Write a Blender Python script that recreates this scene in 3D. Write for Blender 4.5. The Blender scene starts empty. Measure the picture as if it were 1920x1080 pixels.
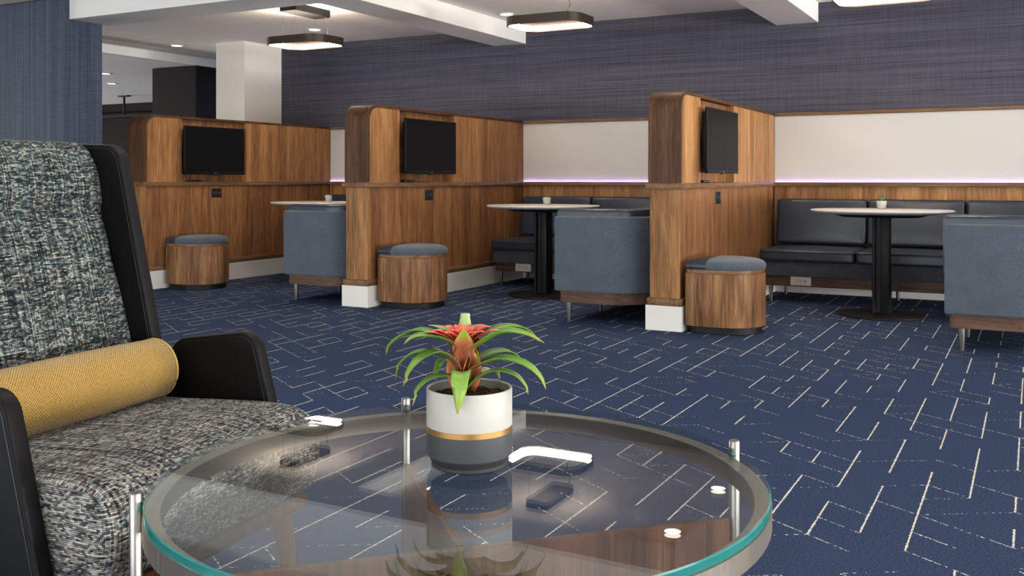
import bpy, bmesh, math, random
from mathutils import Vector, Matrix
random.seed(7)
SC = bpy.context.scene
COL = SC.collection
PI = math.pi

# ------------------------------------------------------------------ camera
YAW = math.radians(28.25)
cd = bpy.data.cameras.new('camera'); cam = bpy.data.objects.new('camera', cd); COL.objects.link(cam)
cam.location = (0, 0, 0.96); cam.rotation_euler = (PI / 2, 0, YAW)
cd.sensor_width = 36; cd.lens = 1822 * 36 / 1920; cd.shift_y = -(540 - 334.5) / 1920
cd.clip_start = 0.05; cd.clip_end = 100
SC.camera = cam
# ------------------------------------------------------------------ colour management, world
SC.view_settings.view_transform = 'Standard'; SC.view_settings.look = 'None'
SC.view_settings.exposure = 0.56; SC.view_settings.gamma = 1; SC.view_settings.use_curve_mapping = False
w = bpy.data.worlds.new('world'); SC.world = w; w.use_nodes = True
w.node_tree.nodes['Background'].inputs[0].default_value = (0.80, 0.90, 1.0, 1)
w.node_tree.nodes['Background'].inputs[1].default_value = 0.9
SC.cycles.use_denoising = True
SC.cycles.max_bounces = 10; SC.cycles.transparent_max_bounces = 16
SC.cycles.sample_clamp_indirect = 6.0
SC.cycles.caustics_reflective = False; SC.cycles.caustics_refractive = False


def area_light(name, loc, rot, sx, sy, power, col):
    l = bpy.data.lights.new(name, 'AREA'); l.shape = 'RECTANGLE'; l.size = sx; l.size_y = sy
    l.energy = power; l.color = col
    o = bpy.data.objects.new(name, l); o.location = loc; o.rotation_euler = rot; COL.objects.link(o)
    return o


# daylight from unseen front and right windows, tilted up as added ceiling fill
UP = math.radians(50)
area_light('window_daylight_front', (-4.5, -11.42, 0.56), (PI / 2 + UP, 0, 0), 17.0, 1.0, 1130, (0.95, 0.98, 1.0))
area_light('window_daylight_right', (9.42, 0.9, 0.56), (PI / 2 + UP, 0, PI / 2), 15.6, 1.0, 1400, (1.0, 0.98, 0.95))
area_light('fill_light_right_bay', (9.42, 7.0, 0.4), (PI / 2 + math.radians(60), 0, PI / 2), 2.5, 0.7, 520, (1.0, 0.97, 0.94))  # added fill to lift the booth ceiling, not a window of its own
area_light('fill_light_left', (-19.9, 3.0, 0.56), (PI / 2 + UP, 0, -PI / 2), 14.0, 1.0, 1900, (1.0, 0.97, 0.93))  # added fill from the left; the wall behind it has no window
# added unseen fill lights under the high front ceiling, no fixtures modelled
for lx, ly in ((-4.4, 2.6), (-1.6, 2.6), (1.4, 2.6), (-1.6, 0.2), (1.4, 0.2)):
    area_light('front_fill_light', (lx, ly, 2.735), (0, 0, 0), 1.1, 1.1, 15, (1.0, 0.93, 0.84))


# ------------------------------------------------------------------ materials
def lin(h):
    h = h.lstrip('#'); c = [int(h[i:i + 2], 16) / 255 for i in (0, 2, 4)]
    return tuple((x / 12.92 if x <= 0.04045 else ((x + 0.055) / 1.055) ** 2.4) for x in c) + (1.0,)


class NT:
    def __init__(s, name):
        s.m = bpy.data.materials.new(name); s.m.use_nodes = True
        s.t = s.m.node_tree; s.b = s.t.nodes['Principled BSDF']; s.out = s.t.nodes['Material Output']

    def n(s, kind, **kw):
        nd = s.t.nodes.new(kind)
        for k, v in kw.items(): setattr(nd, k, v)
        return nd

    def l(s, a, b): s.t.links.new(a, b)

    def setv(s, inp, v):
        if hasattr(v, 'is_output') or isinstance(v, bpy.types.NodeSocket): s.l(v, inp)
        else: inp.default_value = v

    def math(s, op, a, b=0.0, c=None):
        nd = s.n('ShaderNodeMath', operation=op); s.setv(nd.inputs[0], a); s.setv(nd.inputs[1], b)
        if c is not None: s.setv(nd.inputs[2], c)
        return nd.outputs[0]

    def coord(s, out='Object', scale=(1, 1, 1), rnd=0.0, loc=(0, 0, 0)):
        tc = s.n('ShaderNodeTexCoord'); v = tc.outputs[out]
        mp = s.n('ShaderNodeMapping'); s.l(v, mp.inputs['Vector']); mp.inputs['Scale'].default_value = scale
        mp.inputs['Location'].default_value = loc
        v = mp.outputs['Vector']
        if rnd:
            oi = s.n('ShaderNodeObjectInfo'); mu = s.math('MULTIPLY', oi.outputs['Random'], rnd)
            va = s.n('ShaderNodeVectorMath', operation='ADD'); s.l(v, va.inputs[0]); s.l(mu, va.inputs[1]); v = va.outputs[0]
        return v

    def noise(s, vec, scale, detail=2, rough=0.5, dist=0.0):
        nd = s.n('ShaderNodeTexNoise'); s.l(vec, nd.inputs['Vector'])
        nd.inputs['Scale'].default_value = scale; nd.inputs['Detail'].default_value = detail
        nd.inputs['Roughness'].default_value = rough; nd.inputs['Distortion'].default_value = dist
        return nd.outputs['Fac']

    def ramp(s, fac, stops, interp='LINEAR'):
        nd = s.n('ShaderNodeValToRGB'); s.l(fac, nd.inputs['Fac']); cr = nd.color_ramp; cr.interpolation = interp
        while len(cr.elements) < len(stops): cr.elements.new(0.5)
        for e, (p, c) in zip(cr.elements, stops): e.position = p; e.color = c
        return nd.outputs['Color']

    def mix(s, fac, a, b, blend='MIX'):
        nd = s.n('ShaderNodeMix', data_type='RGBA', blend_type=blend)
        s.setv(nd.inputs[0], fac); s.setv(nd.inputs[6], a); s.setv(nd.inputs[7], b); return nd.outputs[2]

    def base(s, col, rough=0.5, metal=0.0, spec=None, coat=None, sheen=None):
        s.setv(s.b.inputs['Base Color'], col); s.setv(s.b.inputs['Roughness'], rough); s.b.inputs['Metallic'].default_value = metal
        if spec is not None: s.b.inputs['Specular IOR Level'].default_value = spec
        if coat is not None: s.b.inputs['Coat Weight'].default_value = coat; s.b.inputs['Coat Roughness'].default_value = 0.15
        if sheen is not None: s.b.inputs['Sheen Weight'].default_value = sheen
        return s

    def bump(s, h, strength=0.3, dist=0.002):
        nd = s.n('ShaderNodeBump'); s.l(h, nd.inputs['Height']); nd.inputs['Strength'].default_value = strength
        nd.inputs['Distance'].default_value = dist; s.l(nd.outputs[0], s.b.inputs['Normal']); return s


def plain(name, hexc, rough=0.5, metal=0.0, **kw):
    return NT(name).base(lin(hexc), rough, metal, **kw).m


def emit(name, col, strength):
    t = NT(name); t.base((0, 0, 0, 1), 0.6)
    t.b.inputs['Emission Color'].default_value = col; t.b.inputs['Emission Strength'].default_value = strength
    return t.m


def walnut(name, dark, mid, light, axis='z', leaf=0.13, rough=0.5, fig=1.0):
    t = NT(name)
    # grain runs along the axis: squeeze that coordinate
    sc = {'z': (1, 1, 0.07), 'y': (1, 0.07, 1), 'x': (0.07, 1, 1)}[axis]
    v = t.coord('Object', sc, rnd=7.3)
    big = t.noise(v, 9 * fig, 3, 0.55, 0.8)
    med = t.noise(v, 58, 4, 0.6, 0.4)
    sc2 = {'z': (1, 1, 0.02), 'y': (1, 0.02, 1), 'x': (0.02, 1, 1)}[axis]
    fine = t.noise(t.coord('Object', sc2, rnd=3.1), 260, 2, 0.5)
    g = t.math('ADD', t.math('MULTIPLY', big, 0.55), t.math('MULTIPLY', med, 0.45))
    c = t.ramp(g, [(0.34, lin(dark)), (0.5, lin(mid)), (0.66, lin(light))])
    if leaf:
        # book-matched leaves of veneer, each a little lighter or darker than the next
        sp = t.n('ShaderNodeSeparateXYZ'); t.l(t.coord('Object', (1, 1, 1)), sp.inputs[0])
        s1 = t.math('ADD', sp.outputs[0], sp.outputs[1])
        fl = t.math('FLOOR', t.math('DIVIDE', s1, leaf))
        wn = t.n('ShaderNodeTexWhiteNoise', noise_dimensions='1D'); t.l(fl, wn.inputs['W'])
        k = t.math('MULTIPLY_ADD', wn.outputs['Value'], 0.22, 0.86)
        hv = t.n('ShaderNodeHueSaturation'); t.l(k, hv.inputs['Value']); t.l(c, hv.inputs['Color']); c = hv.outputs[0]
    dk = t.ramp(fine, [(0.36, (0.45, 0.42, 0.4, 1)), (0.5, (1, 1, 1, 1))])
    c = t.mix(0.75, c, dk, 'MULTIPLY')
    hs = t.n('ShaderNodeHueSaturation'); hs.inputs['Saturation'].default_value = 0.94; t.l(c, hs.inputs['Color']); c = hs.outputs[0]
    t.base(c, rough, spec=0.16)
    t.bump(fine, 0.08, 0.001)
    return t.m


def wallpaper(name, dark, mid, light, direction):
    t = NT(name)
    if direction == 'h': s1, s2 = (0.5, 0.5, 60), (90, 90, 2)
    else: s1, s2 = (60, 60, 0.35), (5, 5, 60)
    a = t.noise(t.coord('Object', s1), 1.0, 3, 0.65); b = t.noise(t.coord('Object', s2), 1.6, 2, 0.5)
    c0 = t.noise(t.coord('Object', tuple(x * 4 for x in s1)), 1.0, 2, 0.6)
    f = t.math('ADD', t.math('MULTIPLY', a, 0.5), t.math('ADD', t.math('MULTIPLY', b, 0.2), t.math('MULTIPLY', c0, 0.3)))
    t.base(t.ramp(f, [(0.36, lin(dark)), (0.5, lin(mid)), (0.66, lin(light))]), 0.65, spec=0.25)
    t.bump(f, 0.25, 0.002)
    return t.m


def plaster(name, hexc, rough=0.8):
    t = NT(name); n1 = t.noise(t.coord('Object'), 140, 2, 0.6)
    t.base(lin(hexc), rough, spec=0.25); t.bump(n1, 0.06, 0.002); return t.m


def carpet():
    t = NT('carpet')
    tc = t.n('ShaderNodeTexCoord')
    nz = t.n('ShaderNodeTexNoise'); t.l(tc.outputs['Object'], nz.inputs['Vector']); nz.inputs['Scale'].default_value = 130
    nz.inputs['Detail'].default_value = 2
    sub = t.n('ShaderNodeVectorMath', operation='SUBTRACT'); t.l(nz.outputs['Color'], sub.inputs[0]); sub.inputs[1].default_value = (.5, .5, .5)
    scl = t.n('ShaderNodeVectorMath', operation='SCALE'); t.l(sub.outputs[0], scl.inputs[0]); scl.inputs['Scale'].default_value = 0.009
    add = t.n('ShaderNodeVectorMath', operation='ADD'); t.l(tc.outputs['Object'], add.inputs[0]); t.l(scl.outputs[0], add.inputs[1])
    sp = t.n('ShaderNodeSeparateXYZ'); t.l(add.outputs[0], sp.inputs[0])
    u = t.math('DIVIDE', t.math('ADD', sp.outputs[0], 1.153), 0.1228)
    v = t.math('DIVIDE', t.math('SUBTRACT', sp.outputs[1], 3.83), 0.1525)
    hu = t.math('MULTIPLY', u, 0.5)
    vm = t.math('SUBTRACT', v, hu); vp = t.math('ADD', v, hu)
    dots = t.noise(tc.outputs['Object'], 95, 1, 0.5)
    total = None
    for fam, (p, q, perm, half, prob, thr) in enumerate(((u, vm, 0.1228, 0.0025, 0.50, 0.32), (vp, u, 0.1295, 0.0019, 0.40, 0.50), (vm, u, 0.1295, 0.0016, 0.26, 0.56))):
        r = t.math('ROUND', p); d = t.math('MULTIPLY', t.math('ABSOLUTE', t.math('SUBTRACT', p, r)), perm)
        line = t.math('LESS_THAN', d, half)
        cv = t.n('ShaderNodeCombineXYZ'); t.l(r, cv.inputs[0]); t.l(t.math('FLOOR', q), cv.inputs[1]); cv.inputs[2].default_value = fam * 3.7 + 0.5
        wn = t.n('ShaderNodeTexWhiteNoise', noise_dimensions='3D'); t.l(cv.outputs[0], wn.inputs['Vector'])
        on = t.math('LESS_THAN', wn.outputs['Value'], prob)
        dt = t.math('GREATER_THAN', dots, thr)
        k = t.math('MULTIPLY', t.math('MULTIPLY', line, on), dt)
        total = k if total is None else t.math('MAXIMUM', total, k)
    # tufted pile: short dark flecks in rows
    rot = t.n('ShaderNodeMapping'); t.l(tc.outputs['Object'], rot.inputs['Vector']); rot.inputs['Scale'].default_value = (1, 1.8, 1)
    rot.inputs['Rotation'].default_value = (0, 0, -0.49)
    fl = t.noise(rot.outputs[0], 170, 3, 0.65); cl = t.noise(tc.outputs['Object'], 3.2, 3, 0.6)
    c = t.ramp(fl, [(0.36, lin('151c2a')), (0.47, lin('2f3b55')), (0.68, lin('455370'))])
    c = t.mix(t.math('MULTIPLY', cl, 0.35), c, lin('3b4c69'))
    c = t.mix(total, c, lin('d9d2c4'))
    t.base(c, 0.95, spec=0.05)
    t.bump(fl, 0.55, 0.006)
    return t.m


def tweed(name, cols, row=0.0034, cell=0.0075):
    """woven yarns: staggered short stitches of mixed yarn colours, streaked along the weft and the warp"""
    t = NT(name)
    nv = t.n('ShaderNodeTexCoord'); sp = t.n('ShaderNodeSeparateXYZ'); t.l(nv.outputs['Object'], sp.inputs[0])
    sn = t.n('ShaderNodeSeparateXYZ'); t.l(nv.outputs['Normal'], sn.inputs[0])
    up = t.math('GREATER_THAN', sn.outputs[2], 0.62)          # top of a cushion: rows counted from back to front
    lev = t.math('ADD', t.math('MULTIPLY', sp.outputs[0], up), t.math('MULTIPLY', sp.outputs[2], t.math('SUBTRACT', 1.0, up)))
    alo = t.math('ADD', sp.outputs[1], t.math('MULTIPLY', sp.outputs[0], t.math('SUBTRACT', 1.0, up)))
    wob = t.math('MULTIPLY_ADD', t.noise(t.coord('Object'), 40, 1, 0.5), 0.005, -0.0025)
    v = t.math('DIVIDE', t.math('ADD', lev, wob), row)
    r = t.math('FLOOR', v); fv = t.math('FRACT', v)
    u = t.math('ADD', t.math('DIVIDE', alo, cell), t.math('MULTIPLY', t.math('MODULO', t.math('ABSOLUTE', r), 2.0), 0.5))
    cv = t.n('ShaderNodeCombineXYZ'); t.l(t.math('FLOOR', u), cv.inputs[0]); t.l(r, cv.inputs[1])
    w2 = t.n('ShaderNodeTexWhiteNoise', noise_dimensions='3D'); t.l(cv.outputs[0], w2.inputs['Vector'])
    sv = t.n('ShaderNodeCombineXYZ'); t.l(t.math('MULTIPLY', alo, 13.0), sv.inputs[0]); t.l(t.math('MULTIPLY', r, 7.31), sv.inputs[1])
    yst = t.noise(sv.outputs[0], 1.0, 2, 0.6)                 # slubby weft: each row fades lighter and darker along its length
    zst = t.noise(t.coord('Object', (3, 240, 3)), 1.0, 2, 0.6)
    big = t.noise(t.coord('Object', (1, 0.25, 1.6)), 16, 3, 0.6)
    dome = t.math('SUBTRACT', 1.0, t.math('POWER', t.math('ABSOLUTE', t.math('MULTIPLY_ADD', fv, 2.0, -1.0)), 2.0))
    f = t.math('ADD', t.math('MULTIPLY', w2.outputs['Value'], 0.24), t.math('ADD', t.math('MULTIPLY', yst, 0.40), t.math('ADD', t.math('MULTIPLY', zst, 0.46), t.math('MULTIPLY', big, 0.10))))
    f = t.math('ADD', f, t.math('MULTIPLY_ADD', dome, 0.12, -0.20))  # shading of rounded yarns put into the colour: rows darken at their edges
    col = t.ramp(f, cols)
    hue = t.ramp(t.noise(t.coord('Object', (1, 0.3, 1)), 70, 2, 0.7), [(0.38, (0.86, 1.02, 1.04, 1)), (0.5, (1, 1, 1, 1)), (0.66, (1.05, 1.0, 0.88, 1))])
    t.base(t.mix(1.0, col, hue, 'MULTIPLY'), 0.9, spec=0.12); t.bump(t.math('MULTIPLY_ADD', dome, 0.5, t.math('MULTIPLY', w2.outputs['Value'], 0.4)), 0.5, 0.003)
    return t.m


def weave(name, gap, main, hi, size):
    """basket weave of short threads"""
    t = NT(name)
    tc = t.n('ShaderNodeTexCoord'); sp = t.n('ShaderNodeSeparateXYZ'); t.l(tc.outputs['UV'], sp.inputs[0])
    a = t.math('SINE', t.math('MULTIPLY', sp.outputs[0], 2 * PI / size)); b = t.math('SINE', t.math('MULTIPLY', sp.outputs[1], 2 * PI / size))
    f = t.math('MULTIPLY_ADD', t.math('MULTIPLY', a, b), 0.5, 0.5)
    nz = t.noise(t.coord('UV'), 160, 2, 0.6); nb = t.noise(t.coord('UV'), 14, 2, 0.6)
    g = t.math('ADD', t.math('MULTIPLY', f, 0.55), t.math('ADD', t.math('MULTIPLY', nz, 0.4), t.math('MULTIPLY', nb, 0.12)))
    t.base(t.ramp(g, [(0.24, lin(gap)), (0.42, lin(main)), (0.8, lin(hi))]), 0.85, spec=0.2, sheen=0.2)
    t.bump(g, 0.5, 0.003); return t.m


def felt(name, dark, mid, light):
    t = NT(name); n1 = t.noise(t.coord('Object'), 190, 3, 0.75); n2 = t.noise(t.coord('Object'), 9, 2, 0.5)
    f = t.math('ADD', t.math('MULTIPLY', n1, 0.85), t.math('MULTIPLY', n2, 0.15))
    t.base(t.ramp(f, [(0.3, lin(dark)), (0.5, lin(mid)), (0.7, lin(light))]), 0.92, spec=0.15, sheen=0.2); t.bump(n1, 0.3, 0.002); return t.m


def leather(name, hexc, rough=0.36, grain=320, spec=0.5):
    t = NT(name); n1 = t.noise(t.coord('Object'), grain, 2, 0.6); n2 = t.noise(t.coord('Object'), 7, 2, 0.5)
    r = t.math('MULTIPLY_ADD', n2, 0.08, rough - 0.04)
    t.base(lin(hexc), r, spec=spec); t.bump(n1, 0.12, 0.001); return t.m


def brushed(name, hexc, rough=0.3):
    t = NT(name); n1 = t.noise(t.coord('Object', (1, 1, 0.05)), 300, 2, 0.5)
    t.base(lin(hexc), t.math('MULTIPLY_ADD', n1, 0.2, rough - 0.1), 1.0); return t.m


def sheet_glass():
    """clear plate: Fresnel reflection over transmission, slight green-grey tint"""
    t = NT('clear_glass')
    fr = t.n('ShaderNodeFresnel'); ge = t.n('ShaderNodeNewGeometry'); t.l(t.math('MULTIPLY_ADD', ge.outputs['Backfacing'], 1 / 1.5 - 1.5, 1.5), fr.inputs['IOR'])
    tr = t.n('ShaderNodeBsdfTransparent'); tr.inputs[0].default_value = (0.93, 0.955, 0.945, 1)
    gl = t.n('ShaderNodeBsdfGlossy'); gl.inputs['Roughness'].default_value = 0.0
    mx = t.n('ShaderNodeMixShader'); t.l(fr.outputs[0], mx.inputs[0]); t.l(tr.outputs[0], mx.inputs[1]); t.l(gl.outputs[0], mx.inputs[2])
    t.l(mx.outputs[0], t.out.inputs['Surface']); return t.m


def leaf_mat(name, stops):
    t = NT(name); tc = t.n('ShaderNodeTexCoord'); sp = t.n('ShaderNodeSeparateXYZ'); t.l(tc.outputs['UV'], sp.inputs[0])
    vn = t.noise(t.coord('UV', (40, 2, 1)), 1.0, 2, 0.5); f = t.math('ADD', sp.outputs[1], t.math('MULTIPLY_ADD', vn, 0.2, -0.1))
    t.base(t.ramp(f, [(p, lin(c)) for p, c in stops]), 0.38, spec=0.5)
    t.b.inputs['Subsurface Weight'].default_value = 0.0
    t.bump(vn, 0.15, 0.001); return t.m


M = {}
M['walnut'] = walnut('walnut_veneer', '634023', '8e5f38', 'ad7b46')
M['walnut_light'] = walnut('walnut_light', '744c29', '996b3c', 'b7884f', leaf=0.1)
M['walnut_end'] = walnut('walnut_end', '3a2415', '523622', '68472d', leaf=0)
M['walnut_trim'] = walnut('walnut_trim', '5c4029', '77573c', '8d6a4a', axis='y', leaf=0, rough=0.3)
M['walnut_trim_x'] = walnut('walnut_trim_x', '5c4029', '77573c', '8d6a4a', axis='x', leaf=0, rough=0.3)
M['walnut_drum'] = walnut('walnut_drum', '52351f', '805836', 'a67a4e', leaf=0, fig=1.5)
M['rail_wood'] = walnut('rail_wood', '3c2a20', '574032', '6b5040', axis='x', leaf=0, rough=0.4)
M['chair_wood'] = walnut('chair_wood', '3c2519', '5b3a26', '7a5136', leaf=0, rough=0.28)
M['white_paint'] = plain('white_paint', 'd6d5cf', 0.5)
M['ceiling'] = plaster('ceiling_paint', 'f0ece8')
M['beam'] = plaster('beam_paint', 'dfdeda')
M['beam_soffit'] = M['beam']
M['tile'] = plaster('ceiling_tile', 'ece4db', 0.9)
M['column_white'] = plaster('column_white', 'e8e3da')
M['panel_white'] = plaster('panel_white', 'c4c2bc')
M['wall_back'] = wallpaper('dark_wallpaper', '32313c', '454450', '57565e', 'h')
M['wall_blue'] = wallpaper('blue_wallpaper', '28313e', '394454', '4c596b', 'v')
M['wall_plain'] = plaster('wall_plain', 'c9c4ba')
M['dark_brown'] = plain('dark_brown', '0f0a0a', 0.6, spec=0.1)
M['dark_wall'] = plain('dark_wall', '0c0a0a', 0.7, spec=0.1)
M['carpet'] = carpet()
M['tweed'] = tweed('tweed', [(0.34, lin('121416')), (0.475, lin('363b3d')), (0.575, lin('666b69')), (0.74, lin('acab9f'))])
M['tweed_seat'] = tweed('tweed_seat', [(0.31, lin('18181b')), (0.43, lin('424245')), (0.525, lin('777572')), (0.67, lin('bdb7b1'))])
M['black_leather'] = leather('black_leather', '0a0a0b', 0.5, 700, spec=0.16)
M['navy_leather'] = leather('navy_leather', '2a3441', 0.34)
M['fabric'] = felt('grey_blue_fabric', '363d46', '4c555f', '626a72')
M['fabric_dark'] = felt('charcoal_fabric', '2e3137', '43464e', '545860')
M['mustard'] = weave('mustard_weave', '2d210d', '88682c', 'a98c4a', 0.0064)
M['piping'] = plain('piping', 'b89a4e', 0.8)
M['steel'] = brushed('brushed_steel', 'aaa194', 0.4)
M['steel_leg'] = brushed('steel_leg', '8f8c87', 0.34)
M['glass'] = sheet_glass()
g = NT('glass_edge'); g.base(lin('2a8583'), 0.12, spec=0.6); g.b.inputs['Transmission Weight'].default_value = 0.35
ge_ = g.n('ShaderNodeNewGeometry'); tr_ = g.n('ShaderNodeBsdfTransparent'); tr_.inputs[0].default_value = (0.86, 0.95, 0.94, 1); mx_ = g.n('ShaderNodeMixShader')
g.l(ge_.outputs['Backfacing'], mx_.inputs[0]); g.l(g.b.outputs[0], mx_.inputs[1]); g.l(tr_.outputs[0], mx_.inputs[2]); g.l(mx_.outputs[0], g.out.inputs['Surface'])
M['glass_edge'] = g.m
M['black_metal'] = plain('black_metal', '131415', 0.5, 0.0, spec=0.2)
M['bronze'] = plain('bronze', '3a322b', 0.4, 0.6)
M['tv_case'] = plain('tv_case', '111213', 0.45, spec=0.15)
M['tv_screen'] = plain('tv_screen', '121315', 0.4, spec=0.06)
M['black_plastic'] = plain('black_plastic', '0f0f10', 0.35)
M['grey_plastic'] = plain('grey_plastic', '6f7174', 0.4)
M['outlet_white'] = plain('outlet_white', 'b7b1aa', 0.45)
M['slot'] = plain('slot', '1c1a19', 0.6)
M['stone_top'] = plain('stone_top', 'c8c6c2', 0.28)
M['ceramic'] = plain('white_ceramic', 'b2b0a9', 0.45, spec=0.3)
M['ceramic_grey'] = plain('grey_ceramic', '3a3d3f', 0.6)
M['ceramic_dark'] = plain('dark_ceramic', '2b2d2d', 0.6)
M['gold'] = plain('gold_band', 'b48a52', 0.32, 0.75)
t_ = NT('soil'); n_ = t_.noise(t_.coord('Object'), 260, 3, 0.7)
t_.base(t_.ramp(n_, [(0.36, lin('1c1310')), (0.52, lin('463020')), (0.66, lin('8d6f50'))]), 0.95, spec=0.1); t_.bump(n_, 1.0, 0.01); M['soil'] = t_.m
M['led_white'] = emit('led_white', (1.0, 0.84, 0.68, 1), 68.0)
M['lamp_lens'] = emit('lamp_lens', (1.0, 0.88, 0.74, 1), 7.0)
M['led_purple'] = emit('led_purple', (0.60, 0.32, 1.0, 1), 4.0)
M['leaf'] = leaf_mat('bromeliad_leaf', [(0.0, '6a3d2c'), (0.24, '77492e'), (0.42, '55801f'), (0.75, '6c9430'), (0.95, '8e9a34'), (1.0, '8f6c34')])
M['leaf_green'] = leaf_mat('bromeliad_leaf_green', [(0.0, '4d5c26'), (0.2, '5a8424'), (0.7, '759c38'), (0.94, '96a440'), (1.0, '9c7a3e')])
M['leaf_pale'] = leaf_mat('bromeliad_leaf_pale', [(0.0, '5f8a30'), (0.5, '86a560'), (1.0, '9fb37a')])
M['bract'] = leaf_mat('bromeliad_bract', [(0.0, 'b03a2c'), (0.5, 'd8503f'), (0.85, 'ee7a62'), (1.0, 'c9c58a')])
M['bract_front'] = leaf_mat('bromeliad_bract_front', [(0.0, '8a4433'), (0.35, 'b0553a'), (0.66, 'b8703a'), (0.82, '8c9a2e'), (1.0, '7aa02c')])
M['succulent'] = plain('succulent_green', '4d6d4a', 0.5)
M['succulent_pale'] = plain('succulent_pale', '9aa878', 0.5)
M['flower'] = plain('flower_white', 'dcd8cc', 0.6)


# ------------------------------------------------------------------ mesh helpers
class MB:
    def __init__(s): s.bm = bmesh.new(); s.uv = None

    def box(s, x0, x1, y0, y1, z0, z1, bev=0.0, seg=2):
        r = bmesh.ops.create_cube(s.bm, size=1.0)
        vs = r['verts']
        bmesh.ops.scale(s.bm, verts=vs, vec=(abs(x1 - x0), abs(y1 - y0), abs(z1 - z0)))
        bmesh.ops.translate(s.bm, verts=vs, vec=((x0 + x1) / 2, (y0 + y1) / 2, (z0 + z1) / 2))
        if bev:
            es = list({e for v in vs for e in v.link_edges})
            bmesh.ops.bevel(s.bm, geom=es, offset=bev, segments=seg, profile=0.5, affect='EDGES')
        return s

    def prism(s, poly, a0, a1, axis='z', bev=0.0, seg=2):
        """poly: 2-D outline, extruded along axis ('z': (x,y); 'y': (x,z); 'x': (y,z))"""
        def P(p, a): return {'z': (p[0], p[1], a), 'y': (p[0], a, p[1]), 'x': (a, p[0], p[1])}[axis]
        v0 = [s.bm.verts.new(P(p, a0)) for p in poly]; v1 = [s.bm.verts.new(P(p, a1)) for p in poly]
        f0 = s.bm.faces.new(v0); f1 = s.bm.faces.new(list(reversed(v1))); n = len(poly)
        fs = [f0, f1]
        for i in range(n): fs.append(s.bm.faces.new((v0[i], v1[i], v1[(i + 1) % n], v0[(i + 1) % n])))
        bmesh.ops.recalc_face_normals(s.bm, faces=fs)
        if bev:
            es = list(f0.edges) + list(f1.edges)
            bmesh.ops.bevel(s.bm, geom=es, offset=bev, segments=seg, profile=0.5, affect='EDGES')
        return s

    def loft(s, rings, cap0=True, cap1=True, closed=True, uv=False):
        vr = [[s.bm.verts.new(p) for p in r] for r in rings]
        n = len(rings[0]); fs = []
        for a, b in zip(vr, vr[1:]):
            for i in range(n if closed else n - 1):
                j = (i + 1) % n
                fs.append(s.bm.faces.new((a[i], a[j], b[j], b[i])))
        if cap0: fs.append(s.bm.faces.new(list(reversed(vr[0]))))
        if cap1: fs.append(s.bm.faces.new(vr[-1]))
        bmesh.ops.recalc_face_normals(s.bm, faces=fs)
        return s

    def lathe(s, prof, n=32, c=(0, 0, 0), sx=1.0, sy=1.0, cap0=True, cap1=True):
        return s.loft([[(c[0] + r * sx * math.cos(2 * PI * i / n), c[1] + r * sy * math.sin(2 * PI * i / n), c[2] + z) for i in range(n)] for r, z in prof], cap0, cap1)

    def tube(s, path, rad, n=8):
        rings = []
        P = [Vector(p) for p in path]
        rr = rad if isinstance(rad, (list, tuple)) else [rad] * len(P)
        for i, p in enumerate(P):
            d = (P[min(i + 1, len(P) - 1)] - P[max(i - 1, 0)]).normalized()
            up = Vector((0, 0, 1)) if abs(d.z) < 0.95 else Vector((1, 0, 0))
            a = d.cross(up).normalized(); b = d.cross(a).normalized()
            rings.append([tuple(p + (a * math.cos(2 * PI * k / n) + b * math.sin(2 * PI * k / n)) * rr[i]) for k in range(n)])
        return s.loft(rings)

    def xform(s, mat):
        bmesh.ops.transform(s.bm, matrix=mat, verts=s.bm.verts); return s

    def build(s, name, mat, parent=None, ang=35, loc=None):
        me = bpy.data.meshes.new(name); s.bm.to_mesh(me); s.bm.free()
        for m in (mat if isinstance(mat, (list, tuple)) else [mat]): me.materials.append(m)
        for p in me.polygons: p.use_smooth = True
        me.set_sharp_from_angle(angle=math.radians(ang))
        o = bpy.data.objects.new(name, me); COL.objects.link(o)
        if parent: o.parent = parent
        if loc: o.location = loc
        return o


def fillet(pts, seg=6):
    """pts: (x, y, r) -> outline with rounded corners"""
    out = []; n = len(pts)
    for i in range(n):
        p = Vector(pts[i][:2]); r = pts[i][2] if len(pts[i]) > 2 else 0
        a = Vector(pts[i - 1][:2]) - p; b = Vector(pts[(i + 1) % n][:2]) - p
        if r <= 0: out.append(tuple(p)); continue
        la, lb = a.length, b.length; a.normalize(); b.normalize()
        th = math.acos(max(-1, min(1, a.dot(b)))); d = r / math.tan(th / 2); d = min(d, 0.49 * la, 0.49 * lb); r2 = d * math.tan(th / 2)
        c = p + (a + b).normalized() * (r2 / math.sin(th / 2))
        s0 = p + a * d - c; s1 = p + b * d - c
        a0 = math.atan2(s0.y, s0.x); a1 = math.atan2(s1.y, s1.x); da = (a1 - a0 + PI) % (2 * PI) - PI
        for k in range(seg + 1):
            t = a0 + da * k / seg; out.append((c.x + r2 * math.cos(t), c.y + r2 * math.sin(t)))
    return out


def tag(o, label=None, cat=None, group=None, kind=None):
    if label: o['label'] = label
    if cat: o['category'] = cat
    if group: o['group'] = group
    if kind: o['kind'] = kind
    return o


def thing(name, label, cat, loc=(0, 0, 0), rz=0, group=None):
    o = bpy.data.objects.new(name, None); COL.objects.link(o); o.empty_display_size = 0.1
    o.location = loc; o.rotation_euler = (0, 0, rz)
    return tag(o, label, cat, group)


KIDS = {}


def kids(o): return [c for c in bpy.data.objects if c.parent == o]


def dup(src, loc, label, rz=None):
    r = src.copy(); COL.objects.link(r); r.location = loc; r['label'] = label
    if rz is not None: r.rotation_euler = (0, 0, rz)
    for ch in kids(src):
        c = ch.copy(); COL.objects.link(c); c.parent = r
        for g_ in kids(ch):
            d = g_.copy(); COL.objects.link(d); d.parent = c
    return r


def structure(o): o['kind'] = 'structure'; return o


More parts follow.
